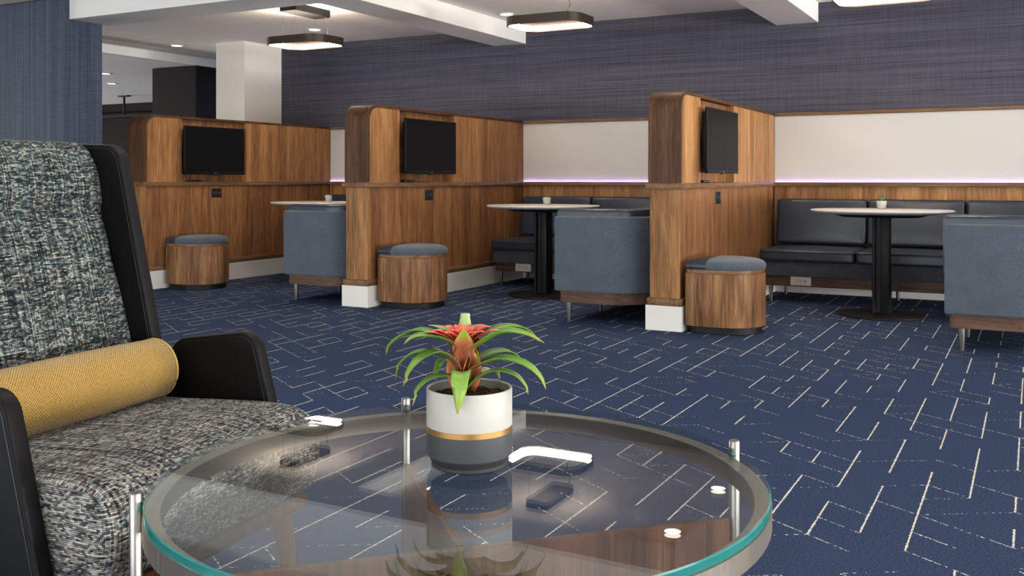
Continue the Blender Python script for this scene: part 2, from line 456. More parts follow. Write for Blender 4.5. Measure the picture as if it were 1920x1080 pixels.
# ================================================================== SETTING
YW = 8.34          # face of the panelling on the back wall
H1 = 2.43          # booth ceiling
H2 = 2.75          # ceiling of the front part
HB = 2.265         # underside of beams
XL, XR = -20.0, 9.5
structure(MB().box(XL, XR, -11.5, 14.0, -0.1, 0.0).build('floor', M['carpet']))

wb = structure(MB().box(-7.84, XR, 8.37, 8.5, 0, H2).build('wall_back', M['wall_back']))
# wainscot and white panel runs between the partitions
PX = (-6.83, -4.47, -2.055)
runs = [(-6.722, -4.578, 'a'), (-4.362, -2.163, 'b'), (-1.947, XR, 'c')]
for x0, x1, _ in runs:
    MB().box(x0, x1, YW, 8.372, 0.158, 0.893).build('wainscot_panel', M['walnut_light'], wb)
    MB().box(x0, x1, YW + 0.008, 8.372, 0.93, 1.487).build('white_panel', M['panel_white'], wb)
    MB().box(x0, x1, YW - 0.045, 8.372, 0.892, 0.928, 0.006).build('ledge_rail', M['walnut_trim_x'], wb)
    MB().box(x0, x1, YW - 0.012, 8.372, 1.486, 1.515, 0.004).build('top_rail', M['walnut_trim_x'], wb)
    MB().box(x0 + 0.01, x1 - 0.01, YW - 0.010, YW + 0.006, 0.9285, 0.934).build('light_strip', M['led_purple'], wb)
structure(MB().box(-6.722, XR, YW - 0.016, 8.37, 0, 0.158, 0.003).build('baseboard_back', M['white_paint']))

# ceilings
cl = structure(MB().box(-8.08, XR, 5.5, 8.5, H1, H1 + 0.12).build('ceiling', M['ceiling']))
structure(MB().box(XL, XR, -11.5, 5.5, H2, H2 + 0.12).build('ceiling_front', M['ceiling']))
# tile field left of the plaster ceiling; every tile its own slab with an open joint
structure(MB().box(-8.95, -8.08, 4.0, 14.0, H1 + 0.006, H1 + 0.12).build('ceiling_tray', M['grey_plastic']))
tr = bpy.data.objects['ceiling_tray']
ty = 5.60
tile_mesh = {}
for col, (x0, x1) in enumerate(((-8.684, -8.090), (-8.945, -8.702))):
    m = None
    for k in range(11):
        if m is None:
            o = MB().box(x0, x1, 0.009, 0.596, 0, 0.006, 0.001, 1).build('ceiling_tile', M['tile'], tr); m = o
        else:
            o = m.copy(); COL.objects.link(o)
        o.location = (0, ty - 0.61 + 0.606 * k, H1)
structure(MB().box(-9.07, -8.95, 4.0, 14.0, 2.335, H1 + 0.12).build('trim_bulkhead', M['beam']))
structure(MB().box(XL, -9.07, 4.0, 14.0, 2.34, 2.46).build('ceiling_left', M['ceiling']))
# beams
structure(MB().box(-6.97, XR, 5.30, 5.70, HB, H2 + 0.05, 0.003, 1).build('trim_beam_front', M['beam']))
for i, (x0, x1) in enumerate(((-4.697, -4.345), (-1.94, -1.59))):
    structure(MB().box(x0, x1, 5.69, 8.40, HB + 0.001, H1 + 0.05, 0.003, 1).build('trim_beam_%d' % (i + 1), M['beam']))
# blue papered column, soffit in front of it, white column by the back wall
structure(MB().box(-8.6, -6.97, 5.26, 5.62, 0, H2).build('wall_left', M['wall_blue']))
structure(MB().box(XL, -6.99, 2.6, 5.20, 2.43, 2.56).build('trim_soffit_left', M['wall_plain']))
structure(MB().box(-7.84, -7.43, 7.79, 8.375, 0, H1 + 0.02).build('wall_column', M['column_white']))
# dim room beyond the left opening
structure(MB().box(-9.74, -8.99, 8.6, 10.2, 0, 2.338).build('wall_dark_block', M['dark_brown']))
dw = structure(MB().box(XL, -11.5, 12.4, 12.6, 0, 2.45).build('wall_far', M['dark_wall']))
MB().box(XL, -11.5, 12.30, 12.41, 2.08, 2.16, 0.01).build('header_rail', M['dark_brown'], dw)
MB().box(-13.2, -12.0, 12.34, 12.41, 2.22, 2.30).build('transom_glass', M['tv_screen'], dw)
structure(MB().box(XL - 0.1, XL, -11.5, 14.0, 0, 2.9).build('wall_far_left', M['dark_wall']))
# unseen sides of the lounge: papered walls with tall window openings
structure(MB().box(XL, -13.2, -11.5, -11.38, 0, H2).box(4.2, XR, -11.5, -11.38, 0, H2).box(-13.2, 4.2, -11.5, -11.38, 0, 0.06).box(-13.2, 4.2, -11.5, -11.38, 2.3, H2).build('wall_front', M['wall_plain']))
structure(MB().box(XR - 0.02, XR + 0.1, -11.5, -7.2, 0, H2).box(XR - 0.02, XR + 0.1, 8.0, 8.5, 0, H2).box(XR - 0.02, XR + 0.1, -7.2, 8.0, 0, 0.06).box(XR - 0.02, XR + 0.1, -7.2, 8.0, 2.3, H2).build('wall_right', M['wall_plain']))


# ================================================================== PARTITIONS
def make_partition(label):
    t = thing('booth_partition', label, 'partition', (0, 5.856, 0), 0, 'walnut booth partitions')
    L = YW - 5.856            # local y: 0 at the front end, L at the wall
    MB().box(-0.0975, 0.0975, 0.018, L, 0.15, 0.895).build('lower_body', M['walnut'], t)
    MB().box(-0.0985, 0.0985, 0.004, 0.02, 0.15, 0.895, 0.0015, 1).build('end_panel', M['walnut_light'], t)
    MB().box(-0.122, 0.122, -0.02, L, 0.892, 0.93, 0.006, 2).build('ledge', M['walnut_trim'], t)
    MB().box(-0.117, 0.117, -0.015, L - 0.016, 0.157, 0.205, 0.012, 3).build('base_trim', M['walnut_trim'], t)
    MB().box(-0.12, 0.12, -0.021, L - 0.016, 0.0, 0.158, 0.002, 1).build('baseboard', M['white_paint'], t)
    r = 0.115
    arc = [(r - r * math.cos(a), 1.515 - r + r * math.sin(a)) for a in [k * PI / 2 / 12 for k in range(13)]]
    arci = [(r - (r - 0.022) * math.cos(a), 1.515 - r + (r - 0.022) * math.sin(a)) for a in [k * PI / 2 / 12 for k in range(13)]]
    outer = [(0, 0.93)] + arc + [(L, 1.515)]
    inner = [(L, 1.493)] + list(reversed(arci)) + [(0.022, 0.93)]
    b = MB().prism(outer + inner, -0.108, 0.108, 'x')
    b.build('rounded_cap', M['walnut_end'], t, 30)
    core = [(0.021, 0.93)] + arci + [(0.41, 1.494), (0.41, 0.93)]
    MB().prism(core, -0.1065, 0.1065, 'x').build('front_panel', M['walnut_light'], t, 30)
    MB().box(-0.1065, 0.045, 0.408, 1.225, 0.929, 1.494).build('niche_back', M['walnut'], t)
    MB().box(-0.1065, 0.1065, 1.222, L, 0.929, 1.494).build('rear_panel', M['walnut_light'], t)
    p = MB().box(0.097, 0.1025, 0.775, 0.90, 0.782, 0.866, 0.002, 1).build('outlet_plate', M['black_plastic'], t)
    for k in range(2):
        yy = 0.81 + 0.055 * k
        MB().box(0.102, 0.1035, yy - 0.016, yy + 0.016, 0.80, 0.848, 0.003, 1).build('socket', M['slot'], p)
    for yy in (0.805, 0.84, 0.872):
        MB().box(0.1034, 0.1042, yy - 0.004, yy + 0.004, 0.822, 0.83).build('indicator', M['grey_plastic'], p)
    return t


p0 = make_partition('walnut partition with rounded end nearest the blue papered column')
p0.location.x = PX[0]
dup(p0, (PX[1], 5.856, 0), 'walnut partition standing between the first and second booths from the blue column')
dup(p0, (PX[2], 5.856, 0), 'walnut partition farthest from the blue column, its monitor seen nearly edge on')


# ================================================================== MONITORS and REMOTES
def make_monitor(label):
    t = thing('wall_monitor', label, 'monitor', (0, 0, 0), 0, 'black monitors in the partition niches')
    # local x = out of the partition face, y = along it, z = up from the monitor's lower edge
    W, Hh = 0.375, 0.437
    MB().box(-0.045, -0.012, -W + 0.02, W - 0.02, 0.03, Hh - 0.03, 0.01).build('back_cover', M['tv_case'], t)
    fr = MB()
    fr.box(-0.014, 0.004, -W, W, 0.0, 0.028, 0.003, 1).box(-0.014, 0.004, -W, W, Hh - 0.014, Hh, 0.003, 1)
    fr.box(-0.014, 0.004, -W, -W + 0.016, 0.001, Hh - 0.001, 0.003, 1).box(-0.014, 0.004, W - 0.016, W, 0.001, Hh - 0.001, 0.003, 1)
    fr.build('bezel', M['tv_case'], t)
    MB().box(-0.012, 0.0015, -W + 0.01, W - 0.01, 0.02, Hh - 0.008).build('screen', M['tv_screen'], t)
    MB().box(0.003, 0.0055, -0.012, 0.012, 0.006, 0.014, 0.001, 1).build('badge', M['grey_plastic'], t)
    MB().box(-0.012, 0.0, -0.035, 0.035, -0.008, 0.004, 0.002, 1).build('sensor', M['black_plastic'], t)
    MB().box(-0.118, -0.105, -0.10, 0.10, 0.12, 0.34, 0.002, 1).build('mount_plate', M['black_metal'], t)
    MB().box(-0.107, -0.042, -0.05, 0.05, 0.19, 0.25, 0.004, 1).build('mount_arm', M['black_metal'], t)
    return t


MY = 6.615
m0 = make_monitor('black monitor in the walnut niche nearest the blue papered column')
m0.location = (PX[0] + 0.165, MY, 0.995)
dup(m0, (PX[1] + 0.165, MY + 0.02, 0.995), 'black monitor angled in the niche of the middle walnut partition')
dup(m0, (PX[2] + 0.165, MY - 0.02, 0.995), 'black monitor seen nearly edge on above the stool beside the white topped table')


def make_remote(label):
    t = thing('remote_control', label, 'remote', (0, 0, 0), 0, 'remotes on the partition ledges')
    MB().prism(fillet([(-0.02, -0.085, 0.012), (0.02, -0.085, 0.012), (0.024, 0.085, 0.016), (-0.024, 0.085, 0.016)]), 0, 0.018, 'z', 0.005).build('case', M['black_plastic'], t)
    k = MB()
    for i in range(4):
        for j in range(2): k.box(-0.012 + 0.016 * j, -0.003 + 0.016 * j, -0.06 + 0.03 * i, -0.045 + 0.03 * i, 0.0178, 0.0195, 0.001, 1)
    k = k.build('keypad', M['grey_plastic'], t); k['kind'] = 'stuff'
    return t


r0 = make_remote('black remote on the ledge under the monitor nearest the blue column')
r0.location = (PX[0] + 0.085, 6.44, 0.93); r0.rotation_euler = (0, 0, 0.15)
dup(r0, (PX[1] + 0.085, 6.42, 0.93), 'black remote on the ledge under the monitor of the middle partition')
dup(r0, (PX[2] + 0.085, 6.42, 0.93), 'black remote on the ledge under the monitor seen nearly edge on')


# ================================================================== STOOLS
def d_shape(inset=0.0, n=20):
    # flat back at -x, straight sides, half round nose to +x
    r = 0.235 - inset
    pts = fillet([(0, r, 0), (-0.225 + inset, r, 0.07), (-0.225 + inset, -r, 0.07), (0, -r, 0)], 6)
    nose = [(r * 0.98 * math.cos(a), r * math.sin(a)) for a in [-PI / 2 + PI * k / n for k in range(1, n)]]
    return pts + nose


def make_stool(label):
    t = thing('drum_stool', label, 'stool', (0, 0, 0), 0, 'walnut drum stools beside the partitions')
    MB().prism(d_shape(0.022), 0.0, 0.05, 'z', 0.003, 1).build('plinth', M['black_metal'], t)
    MB().prism(d_shape(0.0), 0.045, 0.372, 'z', 0.004, 2).build('drum', M['walnut_drum'], t, 40)
    MB().prism(d_shape(0.004), 0.371, 0.397, 'z', 0.003, 1).build('rim', M['walnut_trim_x'], t, 40)

    def pad(side):
        rings = []
        for ins, z in ((0.004, 0.396), (-0.002, 0.408), (-0.002, 0.424), (0.006, 0.438), (0.022, 0.448), (0.05, 0.456), (0.10, 0.462), (0.16, 0.4645), (0.21, 0.465)):
            rings.append([(x, y, z) for x, y in d_shape(ins)])
        b = MB().loft(rings)
        bmesh.ops.bisect_plane(b.bm, geom=b.bm.verts[:] + b.bm.edges[:] + b.bm.faces[:], plane_co=(-0.075, 0, 0), plane_no=(1, 0, 0), clear_outer=(side < 0), clear_inner=(side > 0))
        return b
    pad(-1).build('leather_cushion', M['navy_leather'], t, 60)['label'] = 'dark leather half of the seat pad'
    pad(1).build('fabric_cushion', M['fabric'], t, 60)['label'] = 'grey blue fabric half of the seat pad'
    return t


s0 = make_stool('walnut drum stool by the partition nearest the blue papered column')
s0.location = (-6.47, 6.255, 0)
dup(s0, (-4.115, 6.135, 0), 'walnut drum stool by the middle partition, in front of its baseboard')
dup(s0, (-1.705, 6.065, 0), 'walnut drum stool by the partition with the edge-on monitor')


# ================================================================== BANQUETTES
def strip_path(pts, w0, w1):
    """pts: centre path (x,y); offsets to the left by w0..w1 -> closed outline"""
    P = [Vector(p) for p in pts]; a, b = [], []
    for i, p in enumerate(P):
        d0 = (P[i] - P[i - 1]).normalized() if i else (P[1] - P[0]).normalized()
        d1 = (P[i + 1] - P[i]).normalized() if i < len(P) - 1 else d0
        n = (Vector((-d0.y, d0.x)) + Vector((-d1.y, d1.x))).normalized()
        k = 1 / max(0.6, n.dot(Vector((-d1.y, d1.x))))
        a.append(tuple(p + n * w0 * k)); b.append(tuple(p + n * w1 * k))
    return a + list(reversed(b))


def make_banquette(label, W):
    """local origin: right face of the left partition, y measured in world units from 5.9 (front) to the wall"""
    t = thing('banquette_sofa', label, 'sofa', (0, 5.9, 0), 0, 'upholstered banquettes in the walnut booths')
    B = YW - 5.9 - 0.02        # rear
    F = 7.61 - 5.9             # front edge of the wall bench
    xl = 0.055; xr = W - 0.028; xi = xr - 0.645; R_ = 0.30
    # plan of the L-shaped seat
    def plan(ins):
        return fillet([(xl + ins, F + ins, 0.02), (xi + ins, F + ins, 0), (xi + ins, ins, 0.03), (xr - ins, ins, R_ - ins), (xr - ins, B - ins, 0.02), (xl + ins, B - ins, 0.02)], 8)
    MB().prism(plan(0.022), 0.128, 0.206, 'z', 0.002, 1).build('base_rail', M['rail_wood'], t, 30)
    MB().prism(plan(0.004), 0.205, 0.322, 'z', 0.006, 2).build('seat_base', M['fabric_dark'], t, 30)
    # outer back: fabric shell along the wall side, the partition and round the front end
    arc = [(xr - R_ + R_ * math.sin(a), R_ - R_ * math.cos(a)) for a in [k * PI / 2 / 10 for k in range(11)]]
    path = [(xi, 0.0)] + arc + [(xr, B)]
    MB().prism(strip_path(path, 0.0, 0.085), 0.206, 0.706, 'z', 0.012, 3).build('back_shell', M['fabric'], t, 30)
    # leather pads
    def pad(x0, x1, y0, y1, z0, z1, bev=0.03, puff=0.012, lean=0.0, name='seat_cushion'):
        b = MB().box(x0, x1, y0, y1, z0, z1)
        bmesh.ops.subdivide_edges(b.bm, edges=b.bm.edges[:], cuts=5, use_grid_fill=True)
        cx, cy, cz = (x0 + x1) / 2, (y0 + y1) / 2, (z0 + z1) / 2
        hx, hy, hz = (x1 - x0) / 2, (y1 - y0) / 2, (z1 - z0) / 2
        for v in b.bm.verts:
            u, w_, q = (v.co.x - cx) / hx, (v.co.y - cy) / hy, (v.co.z - cz) / hz
            f = (1 - u * u) * (1 - w_ * w_)
            if abs(q) > 0.99 and hz <= min(hx, hy): v.co.z += q * puff * f
            if abs(w_) > 0.99 and hy < hz: v.co.y += w_ * puff * (1 - u * u) * (1 - q * q)
        es = [e for e in b.bm.edges if len(e.link_faces) == 2 and e.calc_face_angle(0) > 1.0]
        bmesh.ops.bevel(b.bm, geom=es, offset=bev, segments=4, profile=0.5, affect='EDGES')
        if lean:
            for v in b.bm.verts: v.co.y += lean * (v.co.z - z0)
        return b.build(name, M['navy_leather'], t, 50)
    xs = [xl, xl + 0.715, xl + 1.43, xr - 0.02] if W < 2.4 else [xl, xl + 0.715, xl + 1.43, xr - 0.02]
    for a, b_ in zip(xs, xs[1:]):
        pad(a + 0.004, b_ - 0.004, F - 0.022, B - 0.13, 0.318, 0.41, 0.022, 0.014)
        pad(a + 0.004, b_ - 0.004, B - 0.185, B - 0.075, 0.425, 0.79, 0.026, 0.014, 0.18, 'back_cushion')
    ym = (F + 0.1) / 2 + 0.03
    pad(xi - 0.005, xr - 0.12, 0.10, ym - 0.004, 0.318, 0.41, 0.022, 0.014)
    pad(xi - 0.005, xr - 0.12, ym + 0.004, F - 0.03, 0.318, 0.41, 0.022, 0.014)
    # leather roll inside the front return and along the partition
    MB().prism(strip_path([(xi - 0.012, 0.0)] + arc + [(xr, B - 0.2)], 0.07, 0.185), 0.405, 0.756, 'z', 0.026, 4).build('return_cushion', M['navy_leather'], t, 50)
    # metal legs
    lm = None
    for x, y in ((xl + 0.08, F + 0.035), (xl + 0.08, B - 0.16), (xl + 0.95, F + 0.035), (xl + 0.95, B - 0.16), (xi + 0.085, 0.05), (xi + 0.085, 0.59), (xi + 0.085, 1.12), (xr - 0.10, 0.40), (xr - 0.08, 1.1), (xr - 0.08, B - 0.16)):
        if lm is None:
            lm = MB().lathe([(0.0115, 0), (0.0125, 0.004), (0.019, 0.129)], 16).build('leg', M['steel_leg'], t); o = lm
        else:
            o = lm.copy(); COL.objects.link(o)
        o.location = (x, y, 0)
    pl = MB().box(xl + 0.235, xl + 0.39, F + 0.012, F + 0.024, 0.136, 0.206, 0.002, 1).build('power_outlet', M['outlet_white'], t)
    for k in range(2):
        x = xl + 0.28 + 0.03 * k
        MB().box(x - 0.006, x - 0.003, F + 0.0108, F + 0.0125, 0.172, 0.181).box(x + 0.003, x + 0.006, F + 0.0108, F + 0.0125, 0.172, 0.181).box(x - 0.002, x + 0.002, F + 0.0108, F + 0.0125, 0.160, 0.165).build('socket', M['slot'], pl)['kind'] = 'stuff'
    for z in (0.163, 0.175):
        MB().box(xl + 0.34, xl + 0.352, F + 0.0108, F + 0.0125, z, z + 0.005).build('charging_port', M['slot'], pl)
    return t


b0 = make_banquette('banquette in the booth between the first and second partitions from the blue column', 2.18)
b0.location.x = PX[0] + 0.108
dup(b0, (PX[1] + 0.118, 5.9, 0), 'banquette in the booth between the middle partition and the edge-on monitor')
dup(b0, (PX[2] + 0.108, 5.9, 0), 'banquette in the open booth farthest from the blue papered column')


# ================================================================== BOOTH TABLES and their small plants
def ell(a, b, z, n=48, p=2.15):
    out = []
    for i in range(n):
        th = 2 * PI * i / n; c, s_ = math.cos(th), math.sin(th)
        out.append((a * math.copysign(abs(c) ** (2 / p), c), b * math.copysign(abs(s_) ** (2 / p), s_), z))
    return out


def make_table(label):
    t = thing('pedestal_table', label, 'table', (0, 0, 0), 0, 'pale topped pedestal tables in the booths')
    a, b = 0.475, 0.385
    MB().loft([ell(a - 0.10, b - 0.10, 0.7105), ell(a - 0.03, b - 0.03, 0.718), ell(a - 0.004, b - 0.004, 0.727), ell(a, b, 0.732), ell(a - 0.001, b - 0.001, 0.738), ell(a - 0.006, b - 0.006, 0.741)]).build('table_top', M['stone_top'], t, 40)
    MB().loft([ell(0.26, 0.18, 0.689), ell(0.33, 0.25, 0.711)]).build('support_plate', M['black_metal'], t)
    c = MB().box(-0.052, -0.030, -0.06, 0.06, 0.02, 0.69, 0.004, 1).box(0.005, 0.062, -0.06, 0.06, 0.02, 0.69, 0.006, 2).box(-0.04, 0.03, -0.035, 0.035, 0.02, 0.69)
    c.build('column', M['black_metal'], t)
    MB().lathe([(0.275, 0.0), (0.282, 0.004), (0.28, 0.012), (0.25, 0.018), (0.09, 0.024), (0.0001, 0.024)], 48, sx=1.02, cap1=False).build('base_plate', M['black_metal'], t)
    return t


TB = ((-5.86, 7.12), (-3.55, 7.14), (-0.945, 7.22))
t0 = make_table('white pedestal table partly hidden behind the bench between first and second partitions')
t0.location = (*TB[0], 0)
dup(t0, (*TB[1], 0), 'white pedestal table in the booth between the middle and last partitions')
dup(t0, (*TB[2], 0), 'white pedestal table holding the spiky aloe pot')


def pot_mb():
    return MB().lathe([(0.026, 0), (0.03, 0.004), (0.036, 0.055), (0.0355, 0.058), (0.033, 0.056), (0.031, 0.046), (0.0001, 0.046)], 24, cap1=False)


def small_plant(kind, label, loc):
    t = thing('potted_aloe' if kind == 'aloe' else 'potted_succulent', label, 'plant', loc, 0, 'small potted succulents on the booth tables')
    pot_mb().build('pot', M['ceramic'], t)
    rnd = random.Random(3)
    def blade(az, lean, L, w_, mat):
        b = MB(); rings = []
        for k in range(6):
            u = k / 5; r = 0.004 + lean * L * (u ** 1.4); z = 0.044 + L * u * (1 - 0.25 * lean * u)
            ww = w_ * (1 - u ** 1.7) + 0.0004
            rings.append([(r - 0.0012, ww * q, z + 0.002 * abs(q)) for q in (-1, 0, 1)] + [(r + 0.0025 * (1 - u), 0, z)])
        b.loft(rings); b.xform(Matrix.Rotation(az, 4, 'Z'))
        return b.build('leaf', mat, t)
    if kind == 'aloe':
        for i in range(14):
            blade(i * 2.4, 0.1 + 0.3 * rnd.random(), 0.05 + 0.03 * rnd.random(), 0.0075, M['succulent'])
    else:
        for i in range(14):
            blade(i * 2.4, 0.7 + 0.5 * rnd.random(), 0.022 + 0.012 * rnd.random(), 0.008, M['succulent_pale'] if i % 3 else M['succulent'])
        for i in range(5):
            an = i * 1.3; MB().lathe([(0.0001, 0), (0.004, 0.002), (0.0045, 0.005), (0.0001, 0.007)], 8, (0.017 * math.cos(an), 0.017 * math.sin(an), 0.056)).build('flower', M['flower'], t)
    return t


small_plant('aloe', 'small spiky green aloe in a white pot on a booth table', (-0.965, 7.40, 0.741))
sp0 = small_plant('succulent', 'small white potted succulent on the table of the middle booth', (-3.62, 7.36, 0.741))
dup(sp0, (-5.93, 7.34, 0.741), 'small white potted succulent on the table by the first partition')


# ================================================================== PENDANTS and DOWNLIGHTS
def rrect(a, b, r, n=8):
    return fillet([(a, b, r), (-a, b, r), (-a, -b, r), (a, -b, r)], n)


def make_pendant(label):
    t = thing('pendant_light', label, 'lamp', (0, 0, 0), 0, 'rounded square pendants hanging in a row')
    zt, zb = 2.165, 2.10
    A, B_ = 0.305, 0.22
    o_, i_ = rrect(A, B_, 0.13, 10), rrect(A - 0.012, B_ - 0.012, 0.118, 10)
    n = len(o_)
    ring = MB().loft([[(x, y, zb) for x, y in i_], [(x, y, zb) for x, y in o_], [(x, y, zt) for x, y in o_], [(x, y, zt) for x, y in i_], [(x, y, zb) for x, y in i_]], False, False)
    bmesh.ops.remove_doubles(ring.bm, verts=ring.bm.verts[:], dist=1e-5)
    ring.build('ring', M['bronze'], t, 40)
    d0, d1 = rrect(A - 0.0125, B_ - 0.0125, 0.1175, 10), rrect(A - 0.030, B_ - 0.030, 0.10, 10)
    d = MB().loft([[(x, y, zb + 0.012) for x, y in d0], [(x, y, zb + 0.042) for x, y in d0], [(x, y, zb + 0.042) for x, y in d1], [(x, y, zb + 0.020) for x, y in d1], [(x, y, zb + 0.012) for x, y in d0]], False, False)
    bmesh.ops.remove_doubles(d.bm, verts=d.bm.verts[:], dist=1e-5)
    d.build('diffuser', M['led_white'], t, 40)
    MB().prism(rrect(0.09, 0.235, 0.02, 4), H1 - 0.062, H1, 'z', 0.002, 1).build('canopy', M['black_metal'], t)
    for sx in (-1, 1):
        for sy in (-1, 1):
            MB().tube([(sx * 0.065, sy * (B_ - 0.007), H1 - 0.06), (sx * 0.065, sy * (B_ - 0.007), zt - 0.002)], 0.0012, 6).build('cable', M['steel_leg'], t)
    MB().tube([(0.06, 0.19, H1 - 0.06), (0.065, 0.215, 2.30), (0.05, 0.20, 2.24), (0.045, B_ - 0.008, zt - 0.002)], 0.003, 6).build('power_cord', M['black_plastic'], t)
    return t


pd0 = make_pendant('rounded square pendant hanging before the white column')
pd0.location = (-5.52, 6.52, 0)
dup(pd0, (-3.20, 6.56, 0), 'rounded square pendant hanging beside the ceiling beam over the middle booth')
dup(pd0, (-0.84, 6.56, 0), 'rounded square pendant cut by the top edge, above the aloe table')


def make_downlight(label, z):
    t = thing('recessed_downlight', label, 'downlight', (0, 0, z), 0, 'round recessed ceiling downlights')
    MB().lathe([(0.075, 0.0), (0.075, -0.006), (0.058, -0.008), (0.055, 0.0)], 28, cap0=False, cap1=False).build('trim_ring', M['white_paint'], t)
    MB().lathe([(0.056, -0.001), (0.056, -0.004), (0.0001, -0.005)], 24, cap1=False).build('lens', M['lamp_lens'], t)
    return t


dl = [(-6.25, 7.52, H1, 'downlight in the ceiling above the pendant before the white column'),
      (-4.15, 7.62, H1, 'downlight in the ceiling beside the beam, left of the middle pendant'),
      (-4.15, 6.42, H1, 'downlight above the frame throwing a scallop of light on the beam side'),
      (-2.16, 7.40, H1, 'downlight in the bay left of the last beam, reflected near the glass table rim'),
      (-2.17, 6.35, H1, 'downlight reflected lowest in the round glass table top'),
      (-1.36, 6.42, H1, 'downlight throwing light on the right side of the last beam'),
      (-1.36, 7.55, H1, 'downlight near the back wall right of the last beam'),
      (-8.34, 7.70, H1, 'downlight set in the tiled ceiling by the white column'),
      (-10.75, 8.72, 2.34, 'larger looking of two downlights in the low ceiling beside the blue column'),
      (-11.8, 9.68, 2.34, 'smaller looking of two downlights in the low ceiling above the dark wall')]
d0 = None
for x, y, z, lab in dl:
    if d0 is None: d0 = make_downlight(lab, z); o = d0; o.location = (x, y, z)
    else: o = dup(d0, (x, y, z), lab)
    l = bpy.data.lights.new('downlight_beam', 'SPOT'); l.energy = 17 if z > 2.4 else 26; l.spot_size = math.radians(88); l.spot_blend = 0.45
    l.color = (1.0, 0.84, 0.66); l.shadow_soft_size = 0.05
    lo = bpy.data.objects.new('downlight_beam', l); lo.location = (x, y, z - 0.02); COL.objects.link(lo)

# a small black bracket hanging in the dim room
hb = thing('ceiling_bracket', 'small black bracket hanging from the ceiling in the dim room', 'bracket', (-13.35, 11.2, 0))
MB().box(-0.12, 0.12, -0.04, 0.04, 2.32, 2.34, 0.004, 1).build('plate', M['black_metal'], hb)
MB().tube([(0, 0, 2.33), (0, 0, 2.02)], 0.018, 8).build('rod', M['black_metal'], hb)


# ================================================================== LOUNGE CHAIR
CH = thing('lounge_chair', 'high back lounge chair, grey tweed cushions in a black leather shell', 'armchair', (-1.70, 1.385, 0), math.radians(6))
side = [(0.235, 0.25, 0.02), (0.140, 0.607, 0.05), (-0.108, 0.573, 0.06), (-0.112, 0.462, 0.0095), (-0.132, 0.462, 0.0095), (-0.268, 1.043, 0.055), (-0.46, 1.05, 0.03), (-0.30, 0.25, 0.03)]
sp_ = fillet(side, 8)
for sgn in (1, -1):
    y0, y1 = (0.300, 0.336) if sgn > 0 else (-0.374, -0.338)
    MB().prism(sp_, y0, y1, 'y', 0.007, 3).build('side_shell', M['black_leather'], CH, 40)
n_p = len(sp_); seam = []
for i_ in range(n_p):
    a_, b_, c_ = Vector(sp_[i_ - 1]), Vector(sp_[i_]), Vector(sp_[(i_ + 1) % n_p])
    d_ = (c_ - a_).normalized(); nn = Vector((-d_.y, d_.x)); seam.append(b_ + nn * 0.0105)
sgn_ = 1 if sum((sp_[i_][0] * sp_[(i_ + 1) % n_p][1] - sp_[(i_ + 1) % n_p][0] * sp_[i_][1]) for i_ in range(n_p)) > 0 else -1
if sgn_ < 0: seam = [2 * Vector(p) - q_ for p, q_ in zip(sp_, seam)]
for yy in (0.3003, -0.3743):
    MB().tube([(p.x, yy, p.y) for p in seam] + [(seam[0].x, yy, seam[0].y)], 0.0011, 6).build('seam', M['black_plastic'], CH)
MB().prism([(-0.285, 0.25), (-0.445, 1.045), (-0.475, 1.045), (-0.32, 0.25)], -0.345, 0.307, 'y', 0.008, 2).build('back_shell', M['black_leather'], CH)
MB().box(-0.30, 0.24, -0.345, 0.307, 0.25, 0.285, 0.006, 2).build('seat_shell', M['black_leather'], CH)


def pillow(profile, y0, y1, edge=0.03, n=6, seg=26):
    """closed x-z profile swept along y, rounded off towards both ends"""
    cx = sum(p[0] for p in profile) / len(profile); cz = sum(p[1] for p in profile) / len(profile)
    rings = []
    st = []
    for k in range(n + 1):
        a = PI / 2 * k / n; st.append((y0 + edge * (1 - math.sin(a)) if False else y0 + edge - edge * math.cos(a), edge * (1 - math.sin(a))))
    mid = [(y0 + edge + (y1 - y0 - 2 * edge) * k / seg, 0.0) for k in range(1, seg)]
    st = st + mid + [(y0 + y1 - y, i) for y, i in reversed(st)]
    for y, ins in st:
        ring = []
        for x, z in profile:
            d = Vector((x - cx, z - cz)); L = d.length
            q = d * ((L - ins) / L if L > ins else 0.05)
            ring.append((cx + q.x, y, cz + q.y))
        rings.append(ring)
    return MB().loft(rings)


def smooth_profile(pts, per=6):
    out = []; n = len(pts)
    for i in range(n):
        p0, p1, p2, p3 = [Vector(pts[(i + k) % n]) for k in (-1, 0, 1, 2)]
        for k in range(per):
            t = k / per
            out.append(tuple(0.5 * ((2 * p1) + (-p0 + p2) * t + (2 * p0 - 5 * p1 + 4 * p2 - p3) * t * t + (-p0 + 3 * p1 - 3 * p2 + p3) * t ** 3)))
    return out


bp = smooth_profile([(-0.20, 0.40), (-0.205, 0.50), (-0.245, 0.66), (-0.285, 0.80), (-0.322, 0.895), (-0.318, 0.93), (-0.334, 1.0), (-0.372, 1.047), (-0.43, 1.04), (-0.425, 0.98), (-0.36, 0.70), (-0.30, 0.42), (-0.25, 0.38)], 5)
pillow(bp, -0.337, 0.2995, 0.022).build('back_cushion', M['tweed'], CH, 60)
sprof = smooth_profile([(-0.22, 0.432), (-0.05, 0.442), (0.12, 0.452), (0.25, 0.452), (0.315, 0.428), (0.336, 0.37), (0.325, 0.30), (0.29, 0.272), (0.10, 0.275), (-0.22, 0.28), (-0.25, 0.35)], 5)
pillow(sprof, -0.334, 0.296, 0.03).build('seat_cushion', M['tweed_seat'], CH, 60)
MB().box(0.20, 0.30, -0.325, 0.288, 0.225, 0.262, 0.012, 3).build('front_rail', M['chair_wood'], CH)
MB().box(-0.30, -0.24, -0.325, 0.288, 0.215, 0.252, 0.012, 3).build('rear_rail', M['chair_wood'], CH)
